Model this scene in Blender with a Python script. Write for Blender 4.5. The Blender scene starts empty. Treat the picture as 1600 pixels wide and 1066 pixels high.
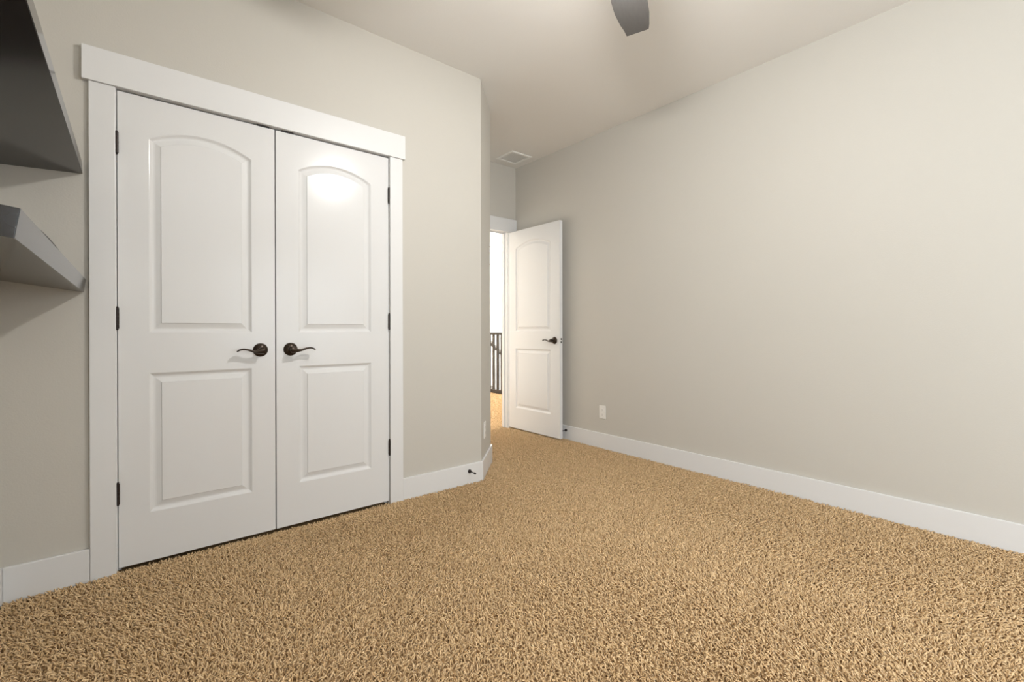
import bpy, bmesh, math, random
import numpy as np
from mathutils import Vector, Matrix

scene = bpy.context.scene
C = scene.collection
random.seed(4)

# ------------------------------------------------------------------ camera
YAW, PITCH, ROLL = map(math.radians, (39.4665, -0.1046, -0.111))
CAM_H = 1.0199
cam = bpy.data.cameras.new('camera')
cam.sensor_width = 36.0
cam.lens = 718.62 / 1600 * 36
cam.shift_y = -(533 - 517.81) / 1600
cam.clip_start = 0.02
camo = bpy.data.objects.new('camera', cam)
C.objects.link(camo)
fw = Vector((math.sin(YAW) * math.cos(PITCH), math.cos(YAW) * math.cos(PITCH), math.sin(PITCH)))
rt = Vector((math.cos(YAW), -math.sin(YAW), 0))
up = rt.cross(fw)
r2 = rt * math.cos(ROLL) + up * math.sin(ROLL)
u2 = -rt * math.sin(ROLL) + up * math.cos(ROLL)
camo.matrix_world = Matrix(((r2.x, u2.x, -fw.x, 0), (r2.y, u2.y, -fw.y, 0), (r2.z, u2.z, -fw.z, CAM_H), (0, 0, 0, 1)))
scene.camera = camo

# ------------------------------------------------------------------ view, world, daylight, added fill
scene.view_settings.view_transform = 'Standard'
scene.view_settings.look = 'None'
scene.view_settings.exposure = 0.15
scene.view_settings.gamma = 1.0
scene.view_settings.use_curve_mapping = False
world = bpy.data.worlds.new('daylight')
scene.world = world
world.use_nodes = True
wn = world.node_tree.nodes
wn['Background'].inputs[0].default_value = (0.80, 0.90, 1.0, 1)
wn['Background'].inputs[1].default_value = 1.2

BACK_W = 36         # ambient fill through a window added in the wall behind the camera
DAY_W = 135          # daylight through the bedroom window, beside and behind the camera
HALL_W = 1600        # brightens the hall through an added, unseen window
GLOBE = 390.0       # frosted globe of the ceiling fan
HALL_LAMP = 150.0


def area_light(name, loc, direction, sx, sy, watts, color):
    l = bpy.data.lights.new(name, 'AREA')
    l.shape = 'RECTANGLE'
    l.size, l.size_y = sx, sy
    l.energy = watts
    l.color = color
    o = bpy.data.objects.new(name, l)
    C.objects.link(o)
    o.location = loc
    o.rotation_euler = Vector(direction).to_track_quat('-Z', 'Z').to_euler()
    return o


area_light('daylight_bedroom_window', (-0.60, -1.72, 1.45), (1, 0, 0), 1.4, 1.6, DAY_W, (0.86, 0.94, 1.0))
area_light('back_window_fill', (1.9, -2.82, 1.30), (0, 1, 0), 1.9, 1.6, BACK_W, (0.86, 0.94, 1.0))  # fill light added at the back wall to lift the ambient level
area_light('hall_window_fill', (8.22, 7.2, 1.4), (-1, 0, 0), 3.0, 2.2, HALL_W, (1.0, 0.98, 0.94))  # unseen source added to light the hall

# ------------------------------------------------------------------ dimensions (metres, z = 0 is the top of the carpet)
YC = 2.5744      # closet wall
XR = 3.1547      # right wall
XL = -0.398      # left wall
YB = -2.60       # wall behind the camera
H = 2.7465       # ceiling
XW = 1.8445      # end of the closet wall, start of the angled wall
CH = 0.3155      # run of the angled wall in x and in y
YE = 3.768       # wall of the entry door
FL = -0.015      # backing of the carpet
WT = 0.12


# ------------------------------------------------------------------ materials
def mat(name, col, rough=0.5, metal=0.0, spec=0.5, bump=None, var=None, coat=0.0):
    m = bpy.data.materials.new(name)
    m.use_nodes = True
    nt = m.node_tree
    b = nt.nodes['Principled BSDF']
    b.inputs['Base Color'].default_value = (*col, 1)
    b.inputs['Roughness'].default_value = rough
    b.inputs['Metallic'].default_value = metal
    b.inputs['Specular IOR Level'].default_value = spec
    if coat:
        b.inputs['Coat Weight'].default_value = coat
        b.inputs['Coat Roughness'].default_value = 0.15
    tc = nt.nodes.new('ShaderNodeTexCoord')
    if bump:
        scale, dist, strength, stretch = bump
        mp = nt.nodes.new('ShaderNodeMapping')
        mp.inputs['Scale'].default_value = stretch
        n = nt.nodes.new('ShaderNodeTexNoise')
        n.inputs['Scale'].default_value = scale
        n.inputs['Detail'].default_value = 3
        bp = nt.nodes.new('ShaderNodeBump')
        bp.inputs['Distance'].default_value = dist
        bp.inputs['Strength'].default_value = strength
        nt.links.new(tc.outputs['Object'], mp.inputs[0])
        nt.links.new(mp.outputs[0], n.inputs['Vector'])
        nt.links.new(n.outputs[0], bp.inputs['Height'])
        nt.links.new(bp.outputs[0], b.inputs['Normal'])
    if var:
        scale, col2, stretch = var
        mp = nt.nodes.new('ShaderNodeMapping')
        mp.inputs['Scale'].default_value = stretch
        n = nt.nodes.new('ShaderNodeTexNoise')
        n.inputs['Scale'].default_value = scale
        n.inputs['Detail'].default_value = 4
        mx = nt.nodes.new('ShaderNodeMix')
        mx.data_type = 'RGBA'
        mx.inputs[6].default_value = (*col, 1)
        mx.inputs[7].default_value = (*col2, 1)
        nt.links.new(tc.outputs['Object'], mp.inputs[0])
        nt.links.new(mp.outputs[0], n.inputs['Vector'])
        nt.links.new(n.outputs[0], mx.inputs[0])
        nt.links.new(mx.outputs[2], b.inputs['Base Color'])
    return m


def emit(name, col, strength, base=(0.9, 0.9, 0.88)):
    m = mat(name, base, 0.3)
    b = m.node_tree.nodes['Principled BSDF']
    b.inputs['Emission Color'].default_value = (*col, 1)
    b.inputs['Emission Strength'].default_value = strength
    return m


M = {}
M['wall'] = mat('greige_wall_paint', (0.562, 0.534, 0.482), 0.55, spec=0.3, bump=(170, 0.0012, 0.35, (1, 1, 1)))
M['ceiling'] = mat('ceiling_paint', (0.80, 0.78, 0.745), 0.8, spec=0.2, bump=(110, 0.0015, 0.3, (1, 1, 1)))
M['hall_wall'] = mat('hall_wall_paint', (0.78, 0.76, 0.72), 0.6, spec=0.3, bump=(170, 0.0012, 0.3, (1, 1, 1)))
M['trim'] = mat('white_trim_paint', (0.735, 0.73, 0.724), 0.35, bump=(60, 0.0006, 0.12, (1, 1, 0.2)))
M['door'] = mat('white_door_paint', (0.735, 0.73, 0.724), 0.19, spec=0.30, bump=(260, 0.0003, 0.18, (1, 1, 0.06)))
M['bronze'] = mat('oil_rubbed_bronze', (0.030, 0.022, 0.016), 0.28, metal=0.55, var=(40, (0.055, 0.035, 0.022), (1, 1, 1)))
M['hinge'] = mat('dark_bronze_hinge', (0.022, 0.014, 0.012), 0.38, metal=0.4, bump=(90, 0.0004, 0.3, (1, 1, 1)))
M['black'] = mat('black_rubber', (0.012, 0.012, 0.012), 0.6, bump=(90, 0.0003, 0.2, (1, 1, 1)))
M['shelf'] = mat('espresso_shelf_laminate', (0.012, 0.010, 0.009), 0.15, spec=0.55,
                 bump=(60, 0.0002, 0.25, (1, 0.12, 1)), var=(18, (0.026, 0.021, 0.019), (1, 0.08, 1)))
M['plastic'] = mat('white_plastic', (0.80, 0.78, 0.74), 0.35, bump=(90, 0.0002, 0.1, (1, 1, 1)))
M['slot'] = mat('outlet_slot_dark', (0.03, 0.03, 0.03), 0.6, bump=(90, 0.0002, 0.1, (1, 1, 1)))
M['vent'] = mat('vent_enamel', (0.88, 0.87, 0.84), 0.4, bump=(90, 0.0002, 0.1, (1, 1, 1)))
M['vent_dark'] = mat('vent_duct_shadow', (0.60, 0.60, 0.58), 0.7, bump=(90, 0.0002, 0.1, (1, 1, 1)))
M['fan'] = mat('fan_blade_finish', (0.075, 0.072, 0.070), 0.38, bump=(30, 0.0004, 0.3, (1, 6, 1)), var=(14, (0.11, 0.105, 0.10), (1, 6, 1)))
M['fan_metal'] = mat('fan_dark_metal', (0.045, 0.040, 0.036), 0.35, metal=0.6, bump=(60, 0.0003, 0.2, (1, 1, 1)))
M['globe'] = emit('frosted_globe', (1.0, 0.985, 0.96), GLOBE)
M['hall_lamp'] = emit('hall_lamp_glass', (1.0, 0.94, 0.85), HALL_LAMP)
M['rail'] = mat('dark_stained_railing', (0.024, 0.020, 0.017), 0.5, bump=(60, 0.0004, 0.2, (1, 1, 0.1)), var=(12, (0.04, 0.032, 0.026), (1, 1, 0.1)))
M['closet'] = mat('closet_wall_paint', (0.55, 0.52, 0.47), 0.7, bump=(170, 0.0012, 0.3, (1, 1, 1)))

g = bpy.data.materials.new('window_glass')
g.use_nodes = True
nt = g.node_tree
nt.nodes.clear()
out = nt.nodes.new('ShaderNodeOutputMaterial')
mx = nt.nodes.new('ShaderNodeMixShader')
tr = nt.nodes.new('ShaderNodeBsdfTransparent')
gl = nt.nodes.new('ShaderNodeBsdfGlossy')
gl.inputs['Roughness'].default_value = 0.02
mx.inputs[0].default_value = 0.06
nt.links.new(tr.outputs[0], mx.inputs[1])
nt.links.new(gl.outputs[0], mx.inputs[2])
nt.links.new(mx.outputs[0], out.inputs[0])
M['glass'] = g

# carpet yarn: the colour of each tuft comes from a per-tuft attribute (blended yarns), plus broad traffic wear
m = bpy.data.materials.new('frieze_carpet_yarn')
m.use_nodes = True
nt = m.node_tree
b = nt.nodes['Principled BSDF']
b.inputs['Roughness'].default_value = 0.85
b.inputs['Specular IOR Level'].default_value = 0.15
b.inputs['Sheen Weight'].default_value = 0.15
at = nt.nodes.new('ShaderNodeAttribute')
at.attribute_name = 'yarn'
rp = nt.nodes.new('ShaderNodeValToRGB')
rp.color_ramp.elements[0].position = 0.0
rp.color_ramp.elements[0].color = (0.59, 0.385, 0.185, 1)
rp.color_ramp.elements[1].position = 1.0
rp.color_ramp.elements[1].color = (0.92, 0.665, 0.385, 1)
nt.links.new(at.outputs['Fac'], rp.inputs[0])
nt.links.new(rp.outputs[0], b.inputs['Base Color'])
M['yarn'] = m
M['carpet_back'] = mat('carpet_backing', (0.34, 0.22, 0.11), 0.9, spec=0.1, bump=(300, 0.004, 0.8, (1, 1, 1)), var=(200, (0.42, 0.28, 0.15), (1, 1, 1)))  # darker than the yarn, so shade between tufts is partly painted in


# ------------------------------------------------------------------ mesh helpers
def bm_box(bm, x0, x1, y0, y1, z0, z1):
    v = [bm.verts.new(p) for p in ((x0, y0, z0), (x1, y0, z0), (x1, y1, z0), (x0, y1, z0), (x0, y0, z1), (x1, y0, z1), (x1, y1, z1), (x0, y1, z1))]
    for f in ((0, 3, 2, 1), (4, 5, 6, 7), (0, 1, 5, 4), (1, 2, 6, 5), (2, 3, 7, 6), (3, 0, 4, 7)):
        bm.faces.new([v[i] for i in f])


def bm_prism(bm, pts, z0, z1):
    a = [bm.verts.new((p[0], p[1], z0)) for p in pts]
    c = [bm.verts.new((p[0], p[1], z1)) for p in pts]
    n = len(pts)
    bm.faces.new(a[::-1])
    bm.faces.new(c)
    for i in range(n):
        bm.faces.new((a[i], a[(i + 1) % n], c[(i + 1) % n], c[i]))


def bm_lathe(bm, prof, seg=32, mtx=None):
    """prof: (radius, height) list turned about local z; mtx places it."""
    mtx = mtx or Matrix()
    rings = []
    for r, z in prof:
        if r < 1e-6:
            rings.append([bm.verts.new(mtx @ Vector((0, 0, z)))])
        else:
            rings.append([bm.verts.new(mtx @ Vector((r * math.cos(2 * math.pi * k / seg), r * math.sin(2 * math.pi * k / seg), z))) for k in range(seg)])
    for a, c in zip(rings, rings[1:]):
        for k in range(seg):
            k2 = (k + 1) % seg
            if len(a) == 1 and len(c) > 1:
                bm.faces.new((a[0], c[k], c[k2]))
            elif len(c) == 1 and len(a) > 1:
                bm.faces.new((a[k], a[k2], c[0]))
            elif len(a) > 1:
                bm.faces.new((a[k], a[k2], c[k2], c[k]))


def bm_sweep(bm, pts, seg=12):
    """pts: list of (centre, side vector, up vector) ; closed elliptical sections."""
    rings = []
    for c, s, u in pts:
        c, s, u = Vector(c), Vector(s), Vector(u)
        rings.append([bm.verts.new(c + s * math.cos(2 * math.pi * k / seg) + u * math.sin(2 * math.pi * k / seg)) for k in range(seg)])
    for a, d in zip(rings, rings[1:]):
        for k in range(seg):
            bm.faces.new((a[k], a[(k + 1) % seg], d[(k + 1) % seg], d[k]))
    bm.faces.new(rings[0][::-1])
    bm.faces.new(rings[-1])


def link(name, bm, material, parent=None, smooth=False, bevel=0.0, seg=2, loc=None, rotz=0.0):
    bmesh.ops.recalc_face_normals(bm, faces=bm.faces)
    me = bpy.data.meshes.new(name)
    bm.to_mesh(me)
    bm.free()
    me.materials.append(material)
    o = bpy.data.objects.new(name, me)
    C.objects.link(o)
    if smooth:
        me.polygons.foreach_set('use_smooth', [True] * len(me.polygons))
        me.set_sharp_from_angle(angle=math.radians(38))
    if bevel:
        md = o.modifiers.new('bevel', 'BEVEL')
        md.width = bevel
        md.segments = seg
        md.limit_method = 'ANGLE'
    if parent:
        o.parent = parent
    if loc is not None:
        o.location = loc
    o.rotation_euler.z = rotz
    return o


def box(name, x0, x1, y0, y1, z0, z1, material, parent=None, bevel=0.0):
    bm = bmesh.new()
    bm_box(bm, x0, x1, y0, y1, z0, z1)
    return link(name, bm, material, parent, bevel=bevel)


def boxes(name, lst, material, parent=None, bevel=0.0):
    bm = bmesh.new()
    for q in lst:
        bm_box(bm, *q)
    return link(name, bm, material, parent, bevel=bevel)


def tag(o, label, cat, kind=None, group=None):
    o['label'] = label
    o['category'] = cat
    if kind:
        o['kind'] = kind
    if group:
        o['group'] = group
    return o


def empty(name, loc, rotz=0.0):
    o = bpy.data.objects.new(name, None)
    C.objects.link(o)
    o.location = loc
    o.rotation_euler.z = rotz
    o.empty_display_size = 0.1
    return o


def rot_to(direction):
    return Vector(direction).to_track_quat('Z', 'Y').to_matrix().to_4x4()


# ------------------------------------------------------------------ room shell
CX0, CX1, CZ = -0.0535, 1.1735, 2.050          # closet opening inside the jambs
EX0, EX1, EZ = 2.285, 3.036, 2.0495            # entry opening inside the jambs
J = 0.018                                      # jamb thickness

tag(box('floor', XL - WT, 4.70, YB - WT, 9.62, FL - 0.25, FL, M['carpet_back']), 'tan carpeted floor running from the bedroom into the hall', 'floor', 'structure')
tag(box('ceiling', XL - WT, XR + WT, YB - WT, YE + 0.09, H, H + 0.12, M['ceiling']), 'flat matte beige bedroom ceiling', 'ceiling', 'structure')
tag(boxes('wall_front', [
    (XL, CX0 - J, YC, YC + WT, FL, H), (CX1 + J, XW, YC, YC + WT, FL, H), (CX0 - J, CX1 + J, YC, YC + WT, CZ + J, H)], M['wall']),
    'greige wall around the double closet doors', 'wall', 'structure')
# angled corner and the short return to the entry wall
bm = bmesh.new()
bm_prism(bm, [(XW, YC), (XW + CH, YC + CH), (XW + CH, YE), (XW + CH - WT, YE), (XW + CH - WT, YC + CH + 0.05), (XW - 0.05, YC + WT), (XW, YC + WT)], FL, H)
tag(link('wall_corner', bm, M['wall']), 'narrow angled greige wall between closet wall and entry', 'wall', 'structure')
tag(boxes('wall_entry', [
    (XW + CH - WT, EX0 - J, YE, YE + 0.09, FL, H), (EX1 + J, XR, YE, YE + 0.09, FL, H), (EX0 - J, EX1 + J, YE, YE + 0.09, EZ + J, H)], M['wall']),
    'shaded greige wall above and beside the open entry doorway', 'wall', 'structure')
tag(box('wall_right', XR, XR + WT, YB - WT, YE + 0.09, FL, H, M['wall']), 'large bare greige wall on the right', 'wall', 'structure')
WY0, WY1, WZ0, WZ1 = -2.40, -1.05, 0.70, 2.20
tag(boxes('wall_left', [
    (XL - WT, XL, YB - WT, WY0, FL, H), (XL - WT, XL, WY1, YC + WT, FL, H), (XL - WT, XL, WY0, WY1, FL, WZ0), (XL - WT, XL, WY0, WY1, WZ1, H)], M['wall']),
    'greige wall at the left edge carrying the floating shelves', 'wall', 'structure')
BX0, BX1, BZ0, BZ1 = 0.95, 2.85, 0.50, 2.10
tag(boxes('wall_back', [
    (XL, BX0, YB - WT, YB, FL, H), (BX1, XR, YB - WT, YB, FL, H), (BX0, BX1, YB - WT, YB, FL, BZ0), (BX0, BX1, YB - WT, YB, BZ1, H)], M['wall']),
    'greige wall behind the viewer, with the added fill window', 'wall', 'structure')

# bedroom window, beside and behind the viewer
win = tag(empty('window_1', (XL, (WY0 + WY1) / 2, WZ0)), 'white framed bedroom window left of and behind the viewer', 'window', 'structure')


def local(o, bmobj):
    bmobj.parent = o
    bmobj.matrix_parent_inverse = o.matrix_basis.inverted()
    return bmobj


ym = (WY0 + WY1) / 2
fx0, fx1 = XL - 0.09, XL - 0.04
local(win, boxes('window_frame', [
    (fx0, fx1, WY0, WY1, WZ0, WZ0 + 0.05), (fx0, fx1, WY0, WY1, WZ1 - 0.05, WZ1),
    (fx0, fx1, WY0, WY0 + 0.05, WZ0 + 0.05, WZ1 - 0.05), (fx0, fx1, WY1 - 0.05, WY1, WZ0 + 0.05, WZ1 - 0.05),
    (fx0, fx1, ym - 0.03, ym + 0.03, WZ0 + 0.05, WZ1 - 0.05)], M['trim']))
local(win, box('window_pane', XL - 0.068, XL - 0.063, WY0 + 0.05, ym - 0.03, WZ0 + 0.05, WZ1 - 0.05, M['glass']))
local(win, box('window_pane', XL - 0.068, XL - 0.063, ym + 0.03, WY1 - 0.05, WZ0 + 0.05, WZ1 - 0.05, M['glass']))
local(win, box('window_sill', XL, XL + 0.03, WY0 - 0.06, WY1 + 0.06, WZ0 - 0.03, WZ0, M['trim'], bevel=0.003))

win3 = tag(empty('back_fill_window', ((BX0 + BX1) / 2, YB, BZ0)), 'wide white framed window added behind the viewer for fill light', 'window', 'structure')  # added opening that lets ambient fill into the bedroom
xm = (BX0 + BX1) / 2
local(win3, boxes('window_frame', [
    (BX0, BX1, YB - 0.09, YB - 0.04, BZ0, BZ0 + 0.05), (BX0, BX1, YB - 0.09, YB - 0.04, BZ1 - 0.05, BZ1),
    (BX0, BX0 + 0.05, YB - 0.09, YB - 0.04, BZ0 + 0.05, BZ1 - 0.05), (BX1 - 0.05, BX1, YB - 0.09, YB - 0.04, BZ0 + 0.05, BZ1 - 0.05),
    (xm - 0.03, xm + 0.03, YB - 0.09, YB - 0.04, BZ0 + 0.05, BZ1 - 0.05)], M['trim']))
local(win3, box('window_pane', BX0 + 0.05, xm - 0.03, YB - 0.068, YB - 0.063, BZ0 + 0.05, BZ1 - 0.05, M['glass']))
local(win3, box('window_pane', xm + 0.03, BX1 - 0.05, YB - 0.068, YB - 0.063, BZ0 + 0.05, BZ1 - 0.05, M['glass']))
local(win3, box('window_sill', BX0 - 0.06, BX1 + 0.06, YB, YB + 0.03, BZ0 - 0.03, BZ0, M['trim'], bevel=0.003))

# closet behind the double doors
tag(boxes('wall_closet', [
    (XL - WT, XW, YC + 0.75, YC + 0.83, FL, H), (XL - WT, XL - 0.02, YC + WT, YC + 0.75, FL, H), (XW - 0.08, XW, YC + WT, YC + 0.75, FL, H),
    (XL - 0.02, XW - 0.08, YC + WT, YC + 0.75, H - 0.25, H - 0.17)], M['closet']), 'closet interior walls hidden behind the closed double doors', 'wall', 'structure')

# hall beyond the entry
HY0, HY1, HX0, HX1 = YE + 0.09, 9.52, 1.30, 8.0
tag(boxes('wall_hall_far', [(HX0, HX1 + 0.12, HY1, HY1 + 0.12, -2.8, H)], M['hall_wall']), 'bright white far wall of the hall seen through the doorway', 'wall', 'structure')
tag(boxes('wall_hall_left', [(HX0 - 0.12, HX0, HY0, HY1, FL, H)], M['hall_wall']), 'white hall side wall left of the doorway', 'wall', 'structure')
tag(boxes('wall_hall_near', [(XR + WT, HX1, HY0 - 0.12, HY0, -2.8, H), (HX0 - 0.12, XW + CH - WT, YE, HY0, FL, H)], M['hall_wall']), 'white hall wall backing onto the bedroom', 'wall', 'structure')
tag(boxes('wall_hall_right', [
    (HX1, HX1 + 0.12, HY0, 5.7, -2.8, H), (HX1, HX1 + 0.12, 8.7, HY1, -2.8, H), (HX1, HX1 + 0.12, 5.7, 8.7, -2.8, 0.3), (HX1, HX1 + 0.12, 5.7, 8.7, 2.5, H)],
    M['hall_wall']), 'white stairwell wall with the added hall window', 'wall', 'structure')
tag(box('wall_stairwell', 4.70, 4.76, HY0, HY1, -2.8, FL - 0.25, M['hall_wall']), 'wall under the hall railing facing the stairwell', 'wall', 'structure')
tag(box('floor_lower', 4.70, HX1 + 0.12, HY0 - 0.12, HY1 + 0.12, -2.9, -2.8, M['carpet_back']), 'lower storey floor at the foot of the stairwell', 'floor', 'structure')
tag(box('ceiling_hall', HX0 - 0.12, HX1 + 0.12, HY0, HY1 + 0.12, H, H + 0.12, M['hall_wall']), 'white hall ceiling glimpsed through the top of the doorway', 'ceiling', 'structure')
hw = tag(empty('hall_fill_window', (HX1 + 0.06, 7.2, 0.3)), 'tall window added out of sight right of the hall to light it', 'window', 'structure')  # unseen opening added to brighten the hall
local(hw, boxes('window_frame', [
    (HX1 + 0.03, HX1 + 0.08, 5.7, 8.7, 0.3, 0.35), (HX1 + 0.03, HX1 + 0.08, 5.7, 8.7, 2.45, 2.5), (HX1 + 0.03, HX1 + 0.08, 5.7, 5.75, 0.35, 2.45),
    (HX1 + 0.03, HX1 + 0.08, 8.65, 8.7, 0.35, 2.45), (HX1 + 0.03, HX1 + 0.08, 7.17, 7.23, 0.35, 2.45)], M['trim']))
local(hw, box('window_pane', HX1 + 0.052, HX1 + 0.058, 5.75, 7.17, 0.35, 2.45, M['glass']))
local(hw, box('window_pane', HX1 + 0.052, HX1 + 0.058, 7.23, 8.65, 0.35, 2.45, M['glass']))

# ------------------------------------------------------------------ baseboards
BT, BH = 0.014, 0.1247


def baseboard(name, pts, label):
    """pts: wall line from a to b, room on the left-hand side of a->b; mitred polyline."""
    P = [Vector((*p, 0)) for p in pts]
    inner = []
    for i, p in enumerate(P):
        dirs = []
        if i > 0:
            dirs.append((P[i] - P[i - 1]).normalized())
        if i < len(P) - 1:
            dirs.append((P[i + 1] - P[i]).normalized())
        ns = [Vector((-d.y, d.x, 0)) for d in dirs]
        n = sum(ns, Vector()).normalized()
        inner.append(p + n * (BT / n.dot(ns[0])))
    bm = bmesh.new()
    bm_prism(bm, [(p.x, p.y) for p in P] + [(p.x, p.y) for p in inner[::-1]], FL + 0.001, BH)
    o = link(name, bm, M['trim'], bevel=0.003)
    return tag(o, label, 'baseboard', 'structure')


baseboard('baseboard_right', [(XR, YB), (XR, YE)], 'long white baseboard under the right wall')
baseboard('baseboard_front', [(CX0 - 0.0865, YC), (XL + BT, YC)], 'short white baseboard left of the closet doors')
baseboard('baseboard_corner', [(XW + CH, YE - 0.02), (XW + CH, YC + CH), (XW, YC), (CX1 + 0.0815, YC)], 'white baseboard turning from the closet wall along the angled wall')
baseboard('baseboard_left', [(XL, YC), (XL, YB)], 'white baseboard at the lower left edge under the shelf wall')
baseboard('baseboard_back', [(XL + BT, YB), (XR - BT, YB)], 'white baseboard along the wall behind the viewer')
tag(box('hall_strip', HX0, HX1, HY1 - 0.03, HY1, H - 0.035, H, mat('grey_strip_colour', (0.16, 0.16, 0.15), 0.6)), 'thin grey moulding where the far hall wall meets the ceiling', 'strip', 'structure')  # thin dark grey line along the top of the far hall wall
baseboard('baseboard_hall', [(HX1, HY1), (HX0, HY1)], 'white baseboard along the far hall wall')

# ------------------------------------------------------------------ closet door trim
t1 = tag(empty('trim_1', ((CX0 + CX1) / 2, YC, 0)), 'white flat casing framing the closet double doors', 'door casing', 'structure')
CT = 0.017
local(t1, box('casing', CX0 - 0.0865, CX0 - 0.003, YC - CT, YC, FL + 0.001, CZ, M['trim'], bevel=0.0022))
local(t1, box('casing', CX1 + 0.001, CX1 + 0.0815, YC - CT, YC, FL + 0.001, CZ, M['trim'], bevel=0.0022))
local(t1, box('header', CX0 - 0.107, CX1 + 0.0955, YC - 0.026, YC, CZ + 0.0005, 2.190, M['trim'], bevel=0.002))
local(t1, boxes('jamb', [(CX0 - J, CX0, YC + 0.0002, YC + WT, FL + 0.001, CZ), (CX1, CX1 + J, YC + 0.0002, YC + WT, FL + 0.001, CZ), (CX0 - J, CX1 + J, YC + 0.0002, YC + WT, CZ, CZ + J)], M['trim']))
local(t1, boxes('door_stop_moulding', [(CX0, CX0 + 0.012, YC + 0.04, YC + 0.05, FL + 0.001, CZ), (CX1 - 0.012, CX1, YC + 0.04, YC + 0.05, FL + 0.001, CZ),
                                       (CX0 + 0.012, CX1 - 0.012, YC + 0.04, YC + 0.05, CZ - 0.012, CZ)], M['trim']))
t2 = tag(empty('trim_2', ((EX0 + EX1) / 2, YE, 0)), 'white flat casing framing the open entry doorway', 'door casing', 'structure')
local(t2, box('casing', EX0 - 0.085, EX0 - 0.003, YE - CT, YE, FL + 0.001, EZ, M['trim'], bevel=0.002))
local(t2, box('casing', EX1 + 0.006, EX1 + 0.088, YE - CT, YE, FL + 0.001, EZ, M['trim'], bevel=0.002))
local(t2, box('header', EX0 - 0.1, XR - 0.006, YE - 0.026, YE, EZ + 0.0005, 2.190, M['trim'], bevel=0.002))
local(t2, boxes('jamb', [(EX0 - J, EX0, YE + 0.0002, YE + 0.09, FL + 0.001, EZ), (EX1, EX1 + J, YE + 0.0002, YE + 0.09, FL + 0.001, EZ), (EX0 - J, EX1 + J, YE + 0.0002, YE + 0.09, EZ, EZ + J)], M['trim']))
local(t2, boxes('door_stop_moulding', [(EX0, EX0 + 0.012, YE + 0.04, YE + 0.052, FL + 0.001, EZ), (EX1 - 0.012, EX1, YE + 0.04, YE + 0.052, FL + 0.001, EZ),
                                       (EX0 + 0.012, EX1 - 0.012, YE + 0.04, YE + 0.052, EZ - 0.012, EZ)], M['trim']))

# ------------------------------------------------------------------ moulded two-panel arch-top doors
DH = 2.033
PROFILE = [(0.0, 0.0), (0.0012, 0.0012), (0.003, 0.0018), (0.008, 0.0062), (0.013, 0.0090), (0.018, 0.0100), (0.024, 0.0093), (0.034, 0.0062), (0.0425, 0.0034), (0.0438, 0.0006)]
NA = 20


def panel_loop(x0, x1, z0, z1, rise, d):
    """outline of a panel offset inwards by d: bottom-left, bottom-right, then the arch right to left."""
    xc = (x0 + x1) / 2
    hw = (x1 - x0) / 2 - d
    pts = [(xc - hw, z0 + d), (xc + hw, z0 + d)]
    if rise:
        w = (x1 - x0) / 2
        R = (w * w + rise * rise) / (2 * rise)
        zc = z1 + rise - R
        r = R - d
        a = math.asin(hw / r)
        for k in range(NA + 1):
            t = a - 2 * a * k / NA
            pts.append((xc + r * math.sin(t), zc + r * math.cos(t)))
    else:
        pts += [(xc + hw, z1 - d), (xc - hw, z1 - d)]
    return pts


def door_leaf(width, stile, th=0.035):
    bm = bmesh.new()
    x0, x1 = stile, width - stile
    zb, zt = 0.010, 0.010 + DH
    lo = (0.2225, 0.8355)
    hi = (1.0125, 1.866)
    rise = 0.057
    for side in (0, 1):
        yf = 0.0 if side == 0 else th
        sg = 1 if side == 0 else -1

        def V(x, z, dep=0.0):
            return bm.verts.new((x, yf + sg * dep, z))

        def quad(a, c, e, f):
            bm.faces.new([V(*a), V(*c), V(*e), V(*f)])
        quad((0, zb), (x0, zb), (x0, zt), (0, zt))
        quad((x1, zb), (width, zb), (width, zt), (x1, zt))
        quad((x0, zb), (x1, zb), (x1, lo[0]), (x0, lo[0]))
        quad((x0, lo[1]), (x1, lo[1]), (x1, hi[0]), (x0, hi[0]))
        arch = panel_loop(x0, x1, hi[0], hi[1], rise, 0)[2:]
        for a, c in zip(arch, arch[1:]):
            quad((c[0], c[1]), (a[0], a[1]), (a[0], zt), (c[0], zt))
        for (z0, z1, rs) in ((lo[0], lo[1], 0), (hi[0], hi[1], rise)):
            prev = None
            for d, dep in PROFILE:
                loop = [V(x, z, dep) for x, z in panel_loop(x0, x1, z0, z1, rs, d)]
                if prev:
                    n = len(loop)
                    for k in range(n):
                        bm.faces.new((prev[k], prev[(k + 1) % n], loop[(k + 1) % n], loop[k]))
                prev = loop
            bm.faces.new(prev)
    for q in ([(0, 0, zb), (0, th, zb), (0, th, zt), (0, 0, zt)], [(width, 0, zb), (width, th, zb), (width, th, zt), (width, 0, zt)],
              [(0, 0, zb), (width, 0, zb), (width, th, zb), (0, th, zb)], [(0, 0, zt), (width, 0, zt), (width, th, zt), (0, th, zt)]):
        bm.faces.new([bm.verts.new(p) for p in q])
    bmesh.ops.remove_doubles(bm, verts=bm.verts, dist=1e-5)
    return bm


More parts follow.
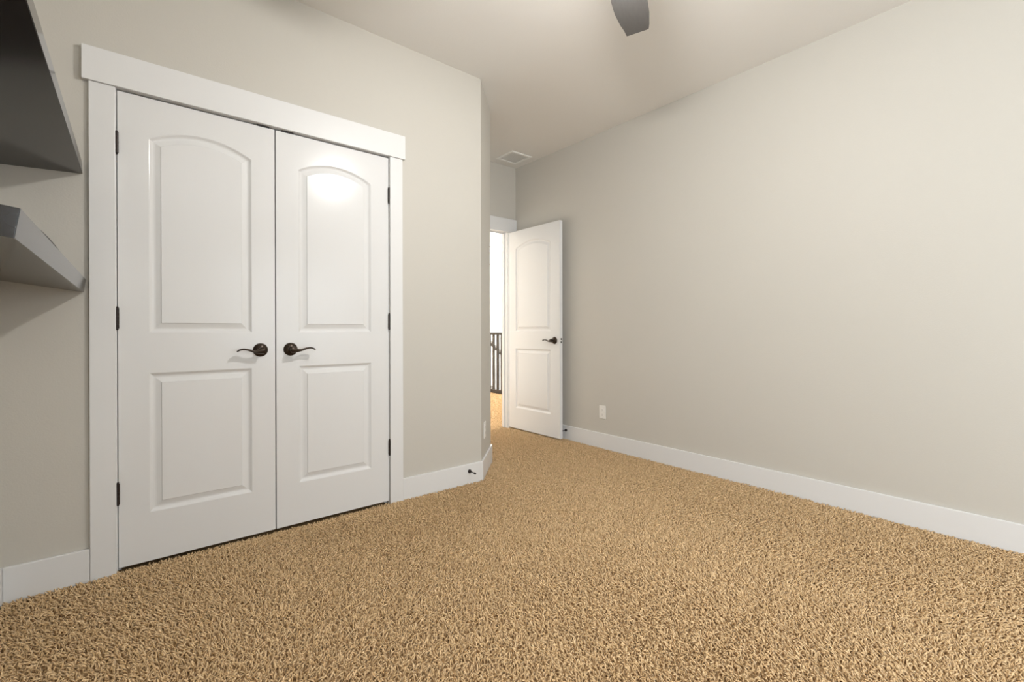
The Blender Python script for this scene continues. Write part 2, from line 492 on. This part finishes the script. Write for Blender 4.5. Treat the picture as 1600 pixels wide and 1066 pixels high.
def add_lever(door, x, z, sgn, face='front', th=0.035):
    """rosette, neck and wave lever; sgn = direction the lever points along local x."""
    f = -1 if face == 'front' else 1
    y0 = 0.0 if face == 'front' else th
    h = empty('door_handle', (x, y0, z))
    h.parent = door
    h['label'] = 'dark bronze wave-shaped lever handle'
    mt = rot_to((0, f, 0))
    bm = bmesh.new()
    bm_lathe(bm, [(0, 0.0005), (0.0335, 0.0005), (0.0338, 0.003), (0.0325, 0.0055), (0.030, 0.0065), (0.029, 0.008), (0.025, 0.0115), (0.018, 0.014), (0.0135, 0.0165), (0, 0.0165)], 48, mt)
    link('rosette', bm, M['bronze'], h, smooth=True)
    bm = bmesh.new()
    bm_lathe(bm, [(0, 0.0155), (0.0125, 0.0155), (0.0110, 0.022), (0.0108, 0.036), (0.0125, 0.044), (0.0138, 0.050), (0.0128, 0.0565), (0.007, 0.0605), (0, 0.061)], 32, mt)
    # wave: along x, z height of the centre line, half depth (y) and half thickness (z)
    prof = [(-0.006, 0.0, 0.0095, 0.0095), (0.004, -0.0008, 0.0098, 0.0088), (0.014, -0.0042, 0.0090, 0.0066), (0.026, -0.0062, 0.0080, 0.0045), (0.038, -0.0048, 0.0072, 0.0034),
            (0.052, -0.0006, 0.0074, 0.0029), (0.066, 0.0042, 0.0088, 0.0026), (0.080, 0.0066, 0.0108, 0.0024), (0.091, 0.0058, 0.0120, 0.0023), (0.100, 0.0022, 0.0118, 0.0022), (0.107, -0.0026, 0.0085, 0.0018), (0.1095, -0.005, 0.004, 0.0010)]
    sec = []
    for i, (px, pz, hy, hz) in enumerate(prof):
        a, c = prof[max(0, i - 1)], prof[min(len(prof) - 1, i + 1)]
        tn = Vector((c[0] - a[0], 0, c[1] - a[1])).normalized()
        nm = Vector((-tn.z, 0, tn.x))
        hz = hz * 1.85
        sec.append(((sgn * px, f * 0.049, pz), (0, hy * 1.35, 0), (sgn * nm.x * hz, 0, nm.z * hz)))
    bm_sweep(bm, sec, 16)
    link('lever', bm, M['bronze'], h, smooth=True)
    return h


def add_hinges(door, x, yoff=-0.0065, zs=(1.8205, 1.0745, 0.3280), th=0.035):
    for z in zs:
        bm = bmesh.new()
        hh = 0.0445
        prof = [(0, -hh - 0.006), (0.0035, -hh - 0.005), (0.0045, -hh - 0.0025), (0.0035, -hh)]
        for k in range(5):
            a = -hh + k * 2 * hh / 5
            e = a + 2 * hh / 5
            prof += [(0.0052, a + 0.0001), (0.0062, a + 0.0007), (0.0062, e - 0.0007), (0.0052, e - 0.0001)]
        prof += [(0.0035, hh), (0.0045, hh + 0.0025), (0.0035, hh + 0.005), (0, hh + 0.006)]
        bm_lathe(bm, prof, 16, Matrix.Translation((x, yoff, z)))
        bm_box(bm, x - 0.0007, x + 0.0007, min(yoff + 0.003, 0.008), max(0.030, yoff - 0.003), z - hh, z + hh)
        link('hinge', bm, M['hinge'], door, smooth=True)


def make_door(name, origin, rotz, width, stile, label, hinge_left=True, both=False, hinge_y=-0.0065):
    d = empty(name, origin, rotz)
    tag(d, label, 'door', 'structure')
    link('door_leaf', door_leaf(width, stile), M['door'], d, smooth=False)
    add_hinges(d, -0.0016 if hinge_left else width + 0.0016, hinge_y)
    hx = width - 0.067 if hinge_left else 0.067
    s = -1 if hinge_left else 1
    add_lever(d, hx, 0.925, s)
    if both:
        add_lever(d, hx, 0.925, s, 'back')
    return d


DW = 0.6078
d1 = make_door('door_1', (CX0 + 0.003, YC, 0), 0, DW, 0.1045, 'left leaf of the closed white closet double doors', True)
d2 = make_door('door_2', (CX1 - 0.003 - DW, YC, 0), 0, DW, 0.1075, 'right leaf of the closed white closet double doors, with lamp glare', False)
for d, xx in ((d1, 0.555), (d2, 0.055)):
    bm = bmesh.new()
    bm_box(bm, xx - 0.028, xx + 0.028, -0.004, 0.030, 2.0425, 2.0500)
    link('ball_catch', bm, M['black'], d)
EW = 0.753
d3 = make_door('door_3', (3.047, 3.7655, 0), -math.pi / 2 + math.radians(0.6), EW, 0.122, 'white arch-panel entry door standing open against the right wall', True, True, 0.0415)
bm = bmesh.new()
bm_box(bm, EW - 0.0005, EW + 0.0008, 0.006, 0.029, 0.925 - 0.028, 0.925 + 0.028)
lp = link('latch_plate', bm, M['plastic'], d3)
lp['label'] = 'pale latch plate on the door edge'
bm = bmesh.new()
bm_box(bm, EW + 0.0006, EW + 0.006, 0.010, 0.024, 0.925 + 0.005, 0.925 + 0.022)
bm_box(bm, EW + 0.0006, EW + 0.003, 0.010, 0.024, 0.925 - 0.024, 0.925 - 0.006)
link('latch_bolt', bm, M['black'], d3, bevel=0.001)

# ------------------------------------------------------------------ floating shelves on the left wall
SHX = -0.160


def shelf(zback, w, th, ya, yb, tilt, label):
    """hung from its back lower edge; tilt > 0 droops the front edge."""
    s = tag(empty('floating_shelf', (XL, 0, zback)), label, 'shelf', None, 'dark floating shelves on the left wall')
    s.rotation_euler.y = math.radians(tilt)
    bm = bmesh.new()
    bm_box(bm, 0.0, w, ya, yb, 0, th)
    link('shelf_body', bm, M['shelf'], s, bevel=0.0008)
    bm = bmesh.new()
    bm_box(bm, w, w + 0.0008, ya, yb, 0.0005, th - 0.0005)
    link('edge_band', bm, M['shelf'], s)
    return s


shelf(1.653, 0.239, 0.0535, 1.22, YC - 0.002, -2.8, 'upper dark wood floating shelf ending at the closet wall, seen from below')
shelf(1.2135, 0.243, 0.0530, 1.150, YC - 0.002, 8.0, 'lower dark wood floating shelf sagging forward, its square end facing the viewer')
bm = bmesh.new()
pts = []
for k in range(15):
    t = k / 14
    y = 1.38 + 0.33 * t
    zz = 1.2343 + 0.0030 * math.sin(math.pi * t)
    pts.append(((-0.1530, y, zz), (0.0016, 0, 0), (0, 0, 0.0018)))
bm_sweep(bm, pts, 10)
tag(link('cable', bm, M['black'], smooth=True), 'thin black cable bowed along the top of the lower shelf', 'cable')

# ------------------------------------------------------------------ ceiling register
VX0, VX1, VY0, VY1 = 2.810, 3.066, 3.402, 3.664
v = tag(empty('air_vent', ((VX0 + VX1) / 2, (VY0 + VY1) / 2, H)), 'square white air register in the ceiling above the entry door', 'vent')
fr = 0.030
bm = bmesh.new()
z = H


def ring(x0, x1, y0, y1, z):
    return [bm.verts.new(p) for p in ((x0, y0, z), (x1, y0, z), (x1, y1, z), (x0, y1, z))]


L = [ring(VX0, VX1, VY0, VY1, z - 0.0005), ring(VX0, VX1, VY0, VY1, z - 0.003), ring(VX0 + 0.006, VX1 - 0.006, VY0 + 0.006, VY1 - 0.006, z - 0.008),
     ring(VX0 + fr, VX1 - fr, VY0 + fr, VY1 - fr, z - 0.008), ring(VX0 + fr, VX1 - fr, VY0 + fr, VY1 - fr, z - 0.0005)]
for a, c in zip(L, L[1:]):
    for k in range(4):
        bm.faces.new((a[k], a[(k + 1) % 4], c[(k + 1) % 4], c[k]))
local(v, link('frame', bm, M['vent']))
local(v, box('duct_backing', VX0 + fr, VX1 - fr, VY0 + fr, VY1 - fr, H - 0.0012, H - 0.0002, M['vent_dark']))
n = 16
for k in range(n):
    yy = VY0 + fr + (VY1 - VY0 - 2 * fr) * (k + 0.5) / n
    bm = bmesh.new()
    p = [(yy - 0.0062, H - 0.0060), (yy - 0.0058, H - 0.0066), (yy + 0.0062, H - 0.0046), (yy + 0.0058, H - 0.0040)]
    a = [bm.verts.new((VX0 + fr, q[0], q[1])) for q in p]
    c = [bm.verts.new((VX1 - fr, q[0], q[1])) for q in p]
    bm.faces.new(a)
    bm.faces.new(c)
    for i in range(4):
        bm.faces.new((a[i], a[(i + 1) % 4], c[(i + 1) % 4], c[i]))
    local(v, link('louvre', bm, M['vent']))


# ------------------------------------------------------------------ outlets
def outlet(loc, rotz, label):
    """local frame: plate in xz, facing -y."""
    o = tag(empty('electrical_outlet', loc, rotz), label, 'outlet', None, 'white electrical outlets low on the walls')
    bm = bmesh.new()
    bm_box(bm, -0.035, 0.035, -0.0055, 0.0, -0.0575, 0.0575)
    link('cover_plate', bm, M['plastic'], o, bevel=0.002)
    for dz in (0.0195, -0.0195):
        bm = bmesh.new()
        pts = []
        for k in range(24):
            a = 2 * math.pi * k / 24
            pts.append((0.0165 * math.cos(a), max(-0.0135, min(0.0135, 0.0165 * math.sin(a)))))
        a_ = [bm.verts.new((p[0], -0.0055, dz + p[1])) for p in pts]
        b_ = [bm.verts.new((p[0], -0.0072, dz + p[1])) for p in pts]
        bm.faces.new(b_)
        for i in range(24):
            bm.faces.new((a_[i], a_[(i + 1) % 24], b_[(i + 1) % 24], b_[i]))
        rc = link('receptacle', bm, M['plastic'], o)
        bm = bmesh.new()
        bm_box(bm, -0.0072, -0.0056, -0.0076, -0.0071, dz - 0.003, dz + 0.005)
        bm_box(bm, 0.0056, 0.0072, -0.0076, -0.0071, dz - 0.003, dz + 0.005)
        bm_box(bm, -0.002, 0.002, -0.0076, -0.0071, dz - 0.010, dz - 0.006)
        link('slots', bm, M['slot'], rc)
    bm = bmesh.new()
    bm_lathe(bm, [(0, 0.0055), (0.003, 0.0055), (0.0026, 0.0066), (0, 0.0068)], 12, rot_to((0, -1, 0)))
    link('screw', bm, M['vent'], o)
    return o


outlet((XR, 2.590, 0.307), -math.pi / 2, 'white duplex outlet low on the large right wall')
outlet((1.9395, YC + 1.9395 - XW, 0.309), math.pi / 4, 'white outlet seen edge-on low on the narrow angled wall')


# ------------------------------------------------------------------ rigid door stops on the baseboards
def door_stop(loc, rotz, label, length=0.072):
    o = tag(empty('door_stop', loc, rotz), label, 'door stop', None, 'dark door stops on the baseboards')
    mt = rot_to((0, -1, 0))
    bm = bmesh.new()
    bm_lathe(bm, [(0, 0.0), (0.0125, 0.0), (0.0128, 0.003), (0.0115, 0.008), (0.008, 0.012), (0.0048, 0.0135), (0, 0.0135)], 24, mt)
    link('base', bm, M['hinge'], o, smooth=True)
    bm = bmesh.new()
    bm_lathe(bm, [(0, 0.0130), (0.0036, 0.0130), (0.0034, length - 0.012), (0, length - 0.012)], 16, mt)
    link('rod', bm, M['hinge'], o, smooth=True)
    bm = bmesh.new()
    bm_lathe(bm, [(0, length - 0.0125), (0.0058, length - 0.0125), (0.0062, length - 0.008), (0.0056, length), (0, length + 0.0005)], 16, mt)
    link('rubber_tip', bm, M['black'], o, smooth=True)
    return o


door_stop((1.736, YC - BT, 0.0775), 0, 'dark door stop on the baseboard beside the angled corner')
door_stop((XR - BT, 3.016, 0.081), -math.pi / 2, 'dark door stop on the right baseboard behind the open entry door', 0.050)

# ------------------------------------------------------------------ ceiling fan (only a blade tip shows at the top)
FX, FY = 1.354, 1.037
BZ = 2.45
fan = tag(empty('ceiling_fan', (FX, FY, H)), 'dark ceiling fan with a lit globe, one grey blade tip showing at the top', 'ceiling fan')


def flathe(name, prof, material):
    bm = bmesh.new()
    bm_lathe(bm, prof, 48)
    return link(name, bm, material, fan, smooth=True)


flathe('canopy', [(0, 0), (0.075, 0), (0.075, -0.015), (0.06, -0.045), (0.03, -0.058), (0, -0.058)], M['fan_metal'])
flathe('downrod', [(0, -0.05), (0.0125, -0.05), (0.0125, -0.19), (0, -0.19)], M['fan_metal'])
flathe('motor_housing', [(0, -0.18), (0.05, -0.182), (0.105, -0.205), (0.125, -0.235), (0.125, -0.285), (0.105, -0.315), (0.075, -0.33), (0, -0.33)], M['fan_metal'])
flathe('light_fitter', [(0, -0.328), (0.075, -0.328), (0.085, -0.345), (0.085, -0.360), (0, -0.360)], M['fan_metal'])
flathe('light_globe', [(0.056, -0.3605), (0.064, -0.370), (0.068, -0.388), (0.064, -0.408), (0.050, -0.428), (0.030, -0.439), (0.012, -0.443), (0, -0.444)], M['globe'])
BANG = math.radians(29.5)
# outline in blade coordinates: x along the radius, y across
edge_r = [(0.10, -0.030), (0.16, -0.046), (0.26, -0.062), (0.36, -0.070), (0.46, -0.072), (0.54, -0.066), (0.573, -0.061)]
edge_l = [(0.611, 0.046), (0.57, 0.052), (0.52, 0.065), (0.44, 0.078), (0.36, 0.081), (0.26, 0.068), (0.16, 0.046), (0.10, 0.030)]
for q in range(4):
    bm = bmesh.new()
    pts = edge_r + [(0.580, -0.052), (0.610, 0.038)] + edge_l
    rows = []
    for dz in (0.0, 0.006):
        rows.append([bm.verts.new((px, py, BZ - H + dz + 0.10 * py)) for px, py in pts])
    bm.faces.new(rows[0][::-1])
    bm.faces.new(rows[1])
    for i in range(len(pts)):
        bm.faces.new((rows[0][i], rows[0][(i + 1) % len(pts)], rows[1][(i + 1) % len(pts)], rows[1][i]))
    link('blade', bm, M['fan'], fan, bevel=0.0015, rotz=BANG + q * math.pi / 2)

# ------------------------------------------------------------------ hall: railing, stair handrail, flush lamp
RX = 4.640
rl = tag(empty('stair_railing', (RX, 5.2, FL)), 'dark stained wooden railing standing at the hall edge beyond the doorway', 'railing')
local(rl, box('top_rail', RX - 0.030, RX + 0.030, 4.05, 6.95, 0.948, 0.992, M['rail'], bevel=0.005))
local(rl, box('bottom_rail', RX - 0.022, RX + 0.022, 4.05, 6.95, FL + 0.002, 0.045, M['rail'], bevel=0.003))
k = 0
yy = 5.892 - 0.112 * 14
while yy < 6.9:
    if yy > 4.15:
        local(rl, box('baluster', RX - 0.019, RX + 0.019, yy - 0.019, yy + 0.019, 0.040, 0.952, M['rail']))
    yy += 0.112
for py in (4.03, 6.99):
    local(rl, box('newel_post', RX - 0.045, RX + 0.045, py - 0.045, py + 0.045, FL + 0.002, 1.08, M['rail'], bevel=0.004))

SX = 5.60
hr = tag(empty('stair_handrail', (SX, 7.2, -2.8)), 'dark sloping stair handrail seen between the railing balusters', 'railing')


def sloped(name, x, y0, z0, y1, z1, hw, hh):
    bm = bmesh.new()
    v_ = []
    for (y, z) in ((y0, z0), (y1, z1)):
        v_.append([bm.verts.new((x + sx * hw, y, z + sz * hh)) for sx, sz in ((-1, -1), (1, -1), (1, 1), (-1, 1))])
    bm.faces.new(v_[0])
    bm.faces.new(v_[1])
    for i in range(4):
        bm.faces.new((v_[0][i], v_[0][(i + 1) % 4], v_[1][(i + 1) % 4], v_[1][i]))
    return local(hr, link(name, bm, M['rail']))


sl = (0.7935 - 0.5855) / (7.4762 - 7.12)
za = lambda y: 0.768 + sl * (y - 7.4762)
sloped('handrail', SX, 5.4, za(5.4), 8.2, za(8.2), 0.028, 0.030)
sloped('stair_stringer', SX, 5.4, za(5.4) - 1.0, 8.2, za(8.2) - 1.0, 0.03, 0.12)
yy = 5.5 + 0.02
while yy < 8.15:
    if yy > 7.38 or yy < 6.9:
        local(hr, box('baluster', SX - 0.018, SX + 0.018, yy - 0.018, yy + 0.018, za(yy) - 0.95, za(yy) - 0.01, M['rail']))
    yy += 0.36
for py in (5.4, 8.2):
    local(hr, box('newel_post', SX - 0.045, SX + 0.045, py - 0.045, py + 0.045, -2.8 if py < 6 else za(py) - 1.3, za(py) + 0.12, M['rail']))

hl = tag(empty('hall_ceiling_light', (5.83, 7.60, H)), 'flush white glowing lamp on the hall ceiling beyond the doorway', 'lamp')
bm = bmesh.new()
bm_lathe(bm, [(0, -0.0005), (0.17, -0.0005), (0.175, -0.012), (0.165, -0.025), (0, -0.025)], 40)
link('lamp_base', bm, M['plastic'], hl, smooth=True)
bm = bmesh.new()
bm_lathe(bm, [(0, -0.0255), (0.155, -0.0255), (0.15, -0.05), (0.11, -0.078), (0.05, -0.092), (0, -0.095)], 40)
link('lamp_shade', bm, M['hall_lamp'], hl, smooth=True)


# ------------------------------------------------------------------ carpet pile: twisted yarn tufts
RXX = 4.64


def carpet():
    rng = np.random.default_rng(7)

    def scatter(x0, x1, y0, y1, s):
        nx, ny = int((x1 - x0) / s), int((y1 - y0) / s)
        gx, gy = np.meshgrid(np.arange(nx), np.arange(ny))
        x = x0 + (gx.ravel() + 0.5 + rng.uniform(-0.5, 0.5, nx * ny)) * s
        y = y0 + (gy.ravel() + 0.5 + rng.uniform(-0.5, 0.5, nx * ny)) * s
        return x, y

    S = 0.0082
    parts = [scatter(XL + BT, XR - BT, -0.15, 2.56, S), scatter(XW - 0.5, XR - BT, 2.56, YE + 0.11, S), scatter(CX0 - 0.05, 1.45, 2.50, YC + 0.06, S),
             scatter(2.2, 4.6, YE + 0.115, 6.9, 0.013), ]
    x = np.concatenate([p[0] for p in parts])
    y = np.concatenate([p[1] for p in parts])
    big = np.concatenate([np.full(len(p[0]), k == 3) for k, p in enumerate(parts)])
    # keep out of walls and baseboards
    room = (y < YC - BT - 0.002)
    clos = (x > CX0 + 0.004) & (x < CX1 - 0.004) & (y < YC - 0.004)
    nook = (x > XW + CH + BT + 0.002) & (y < YE - 0.004)
    tri = (y - YC) < (x - XW) - 0.023
    door = (x > EX0 + 0.004) & (x < EX1 - 0.004) & (y < YE + 0.12)
    hall = y >= YE + 0.115
    far = (y >= YC - BT - 0.002)
    keep = room | (far & clos) | ((y < YE - 0.004) & (tri | nook) & (x > XW)) | (door & (y > YE - 0.01)) | (hall & ~((x > RXX - 0.10) & (y > 3.9)))
    keep &= ~((x < XW) & (y > YC - BT - 0.002) & ~clos)
    keep &= ~((x > XW + 0.02) & (x < XW + CH + BT) & (y > YC + CH))
    x, y, big = x[keep], y[keep], big[keep]
    n = len(x)

    def lowf(x, y, seed, f):
        r = np.random.default_rng(seed)
        o = np.zeros_like(x)
        for k in range(7):
            a = r.uniform(0, 2 * np.pi)
            ff = f * r.uniform(0.5, 1.6)
            o += np.sin(ff * (x * np.cos(a) + y * np.sin(a)) + r.uniform(0, 6.28))
        return o / 3.5

    lean_dir = rng.uniform(0, 2 * np.pi, n)
    nap = np.pi * 0.9 * lowf(x, y, 3, 3.0)
    lean = rng.uniform(0.3, 1.15, n)
    dx = np.cos(lean_dir) * lean + 0.28 * np.cos(nap)
    dy = np.sin(lean_dir) * lean + 0.28 * np.sin(nap)
    hgt = rng.uniform(0.0105, 0.0190, n) * (1 + 0.13 * lowf(x, y, 11, 5.0))
    rad = rng.uniform(0.0020, 0.0033, n)
    sc = np.where(big, 1.6, 1.0)
    rad = rad * sc
    cur = rng.uniform(-0.6, 0.6, n)
    # centre line
    ts = [0.0, 0.45, 0.85]
    rs = [0.85, 1.15, 0.95]
    nr = len(ts)
    per = nr * 3 + 1
    co = np.zeros((n, per, 3))
    ph = rng.uniform(0, 2 * np.pi, n)

    def centre(t):
        bend = t ** 1.6
        ox = (dx * bend + cur * (-dy) * t * t) * hgt
        oy = (dy * bend + cur * dx * t * t) * hgt
        oz = FL + hgt * (t - 0.22 * t * t * lean)
        return x + ox, y + oy, oz
    for i, t in enumerate(ts):
        cx, cy, cz = centre(t)
        for k in range(3):
            a = ph + 2 * np.pi * k / 3 + 1.1 * t
            co[:, i * 3 + k, 0] = cx + rad * rs[i] * np.cos(a)
            co[:, i * 3 + k, 1] = cy + rad * rs[i] * np.sin(a)
            # sections tilt with the lean
            co[:, i * 3 + k, 2] = cz - rad * rs[i] * t * 0.8 * (np.cos(a) * dx + np.sin(a) * dy)
    cx, cy, cz = centre(1.06)
    co[:, -1, 0], co[:, -1, 1], co[:, -1, 2] = cx, cy, cz
    # stay inside the walls
    co[:, :, 0] = np.clip(co[:, :, 0], XL + BT + 0.0005, 4.62)
    m_ = (y < YE)[:, None]
    co[:, :, 0] = np.where(m_, np.minimum(co[:, :, 0], XR - BT - 0.0005), co[:, :, 0])
    co[:, :, 2] = np.maximum(co[:, :, 2], FL - 0.001)
    tris = []
    for i in range(nr - 1):
        for k in range(3):
            a, b_, c, d = i * 3 + k, i * 3 + (k + 1) % 3, (i + 1) * 3 + (k + 1) % 3, (i + 1) * 3 + k
            tris += [(a, b_, c), (a, c, d)]
    for k in range(3):
        tris.append(((nr - 1) * 3 + k, (nr - 1) * 3 + (k + 1) % 3, per - 1))
    tris = np.array(tris)
    idx = (np.arange(n)[:, None, None] * per + tris[None]).reshape(-1)
    me = bpy.data.meshes.new('carpet_pile')
    nt_ = n * len(tris)
    me.vertices.add(n * per)
    me.vertices.foreach_set('co', co.reshape(-1).astype(np.float32))
    me.loops.add(nt_ * 3)
    me.loops.foreach_set('vertex_index', idx.astype(np.int32))
    me.polygons.add(nt_)
    me.polygons.foreach_set('loop_start', np.arange(0, nt_ * 3, 3, dtype=np.int32))
    me.polygons.foreach_set('use_smooth', np.ones(nt_, dtype=bool))
    yarn = np.clip(0.5 + 0.24 * rng.standard_normal(n) + 0.10 * lowf(x, y, 5, 2.2), 0, 1)
    at_ = me.attributes.new('yarn', 'FLOAT', 'POINT')
    at_.data.foreach_set('value', np.repeat(yarn, per).astype(np.float32))
    me.update(calc_edges=True)
    me.materials.append(M['yarn'])
    o = bpy.data.objects.new('carpet_pile', me)
    C.objects.link(o)
    tag(o, 'tan twisted frieze carpet pile covering the floor', 'carpet', 'stuff')
    print('tufts', n)


carpet()
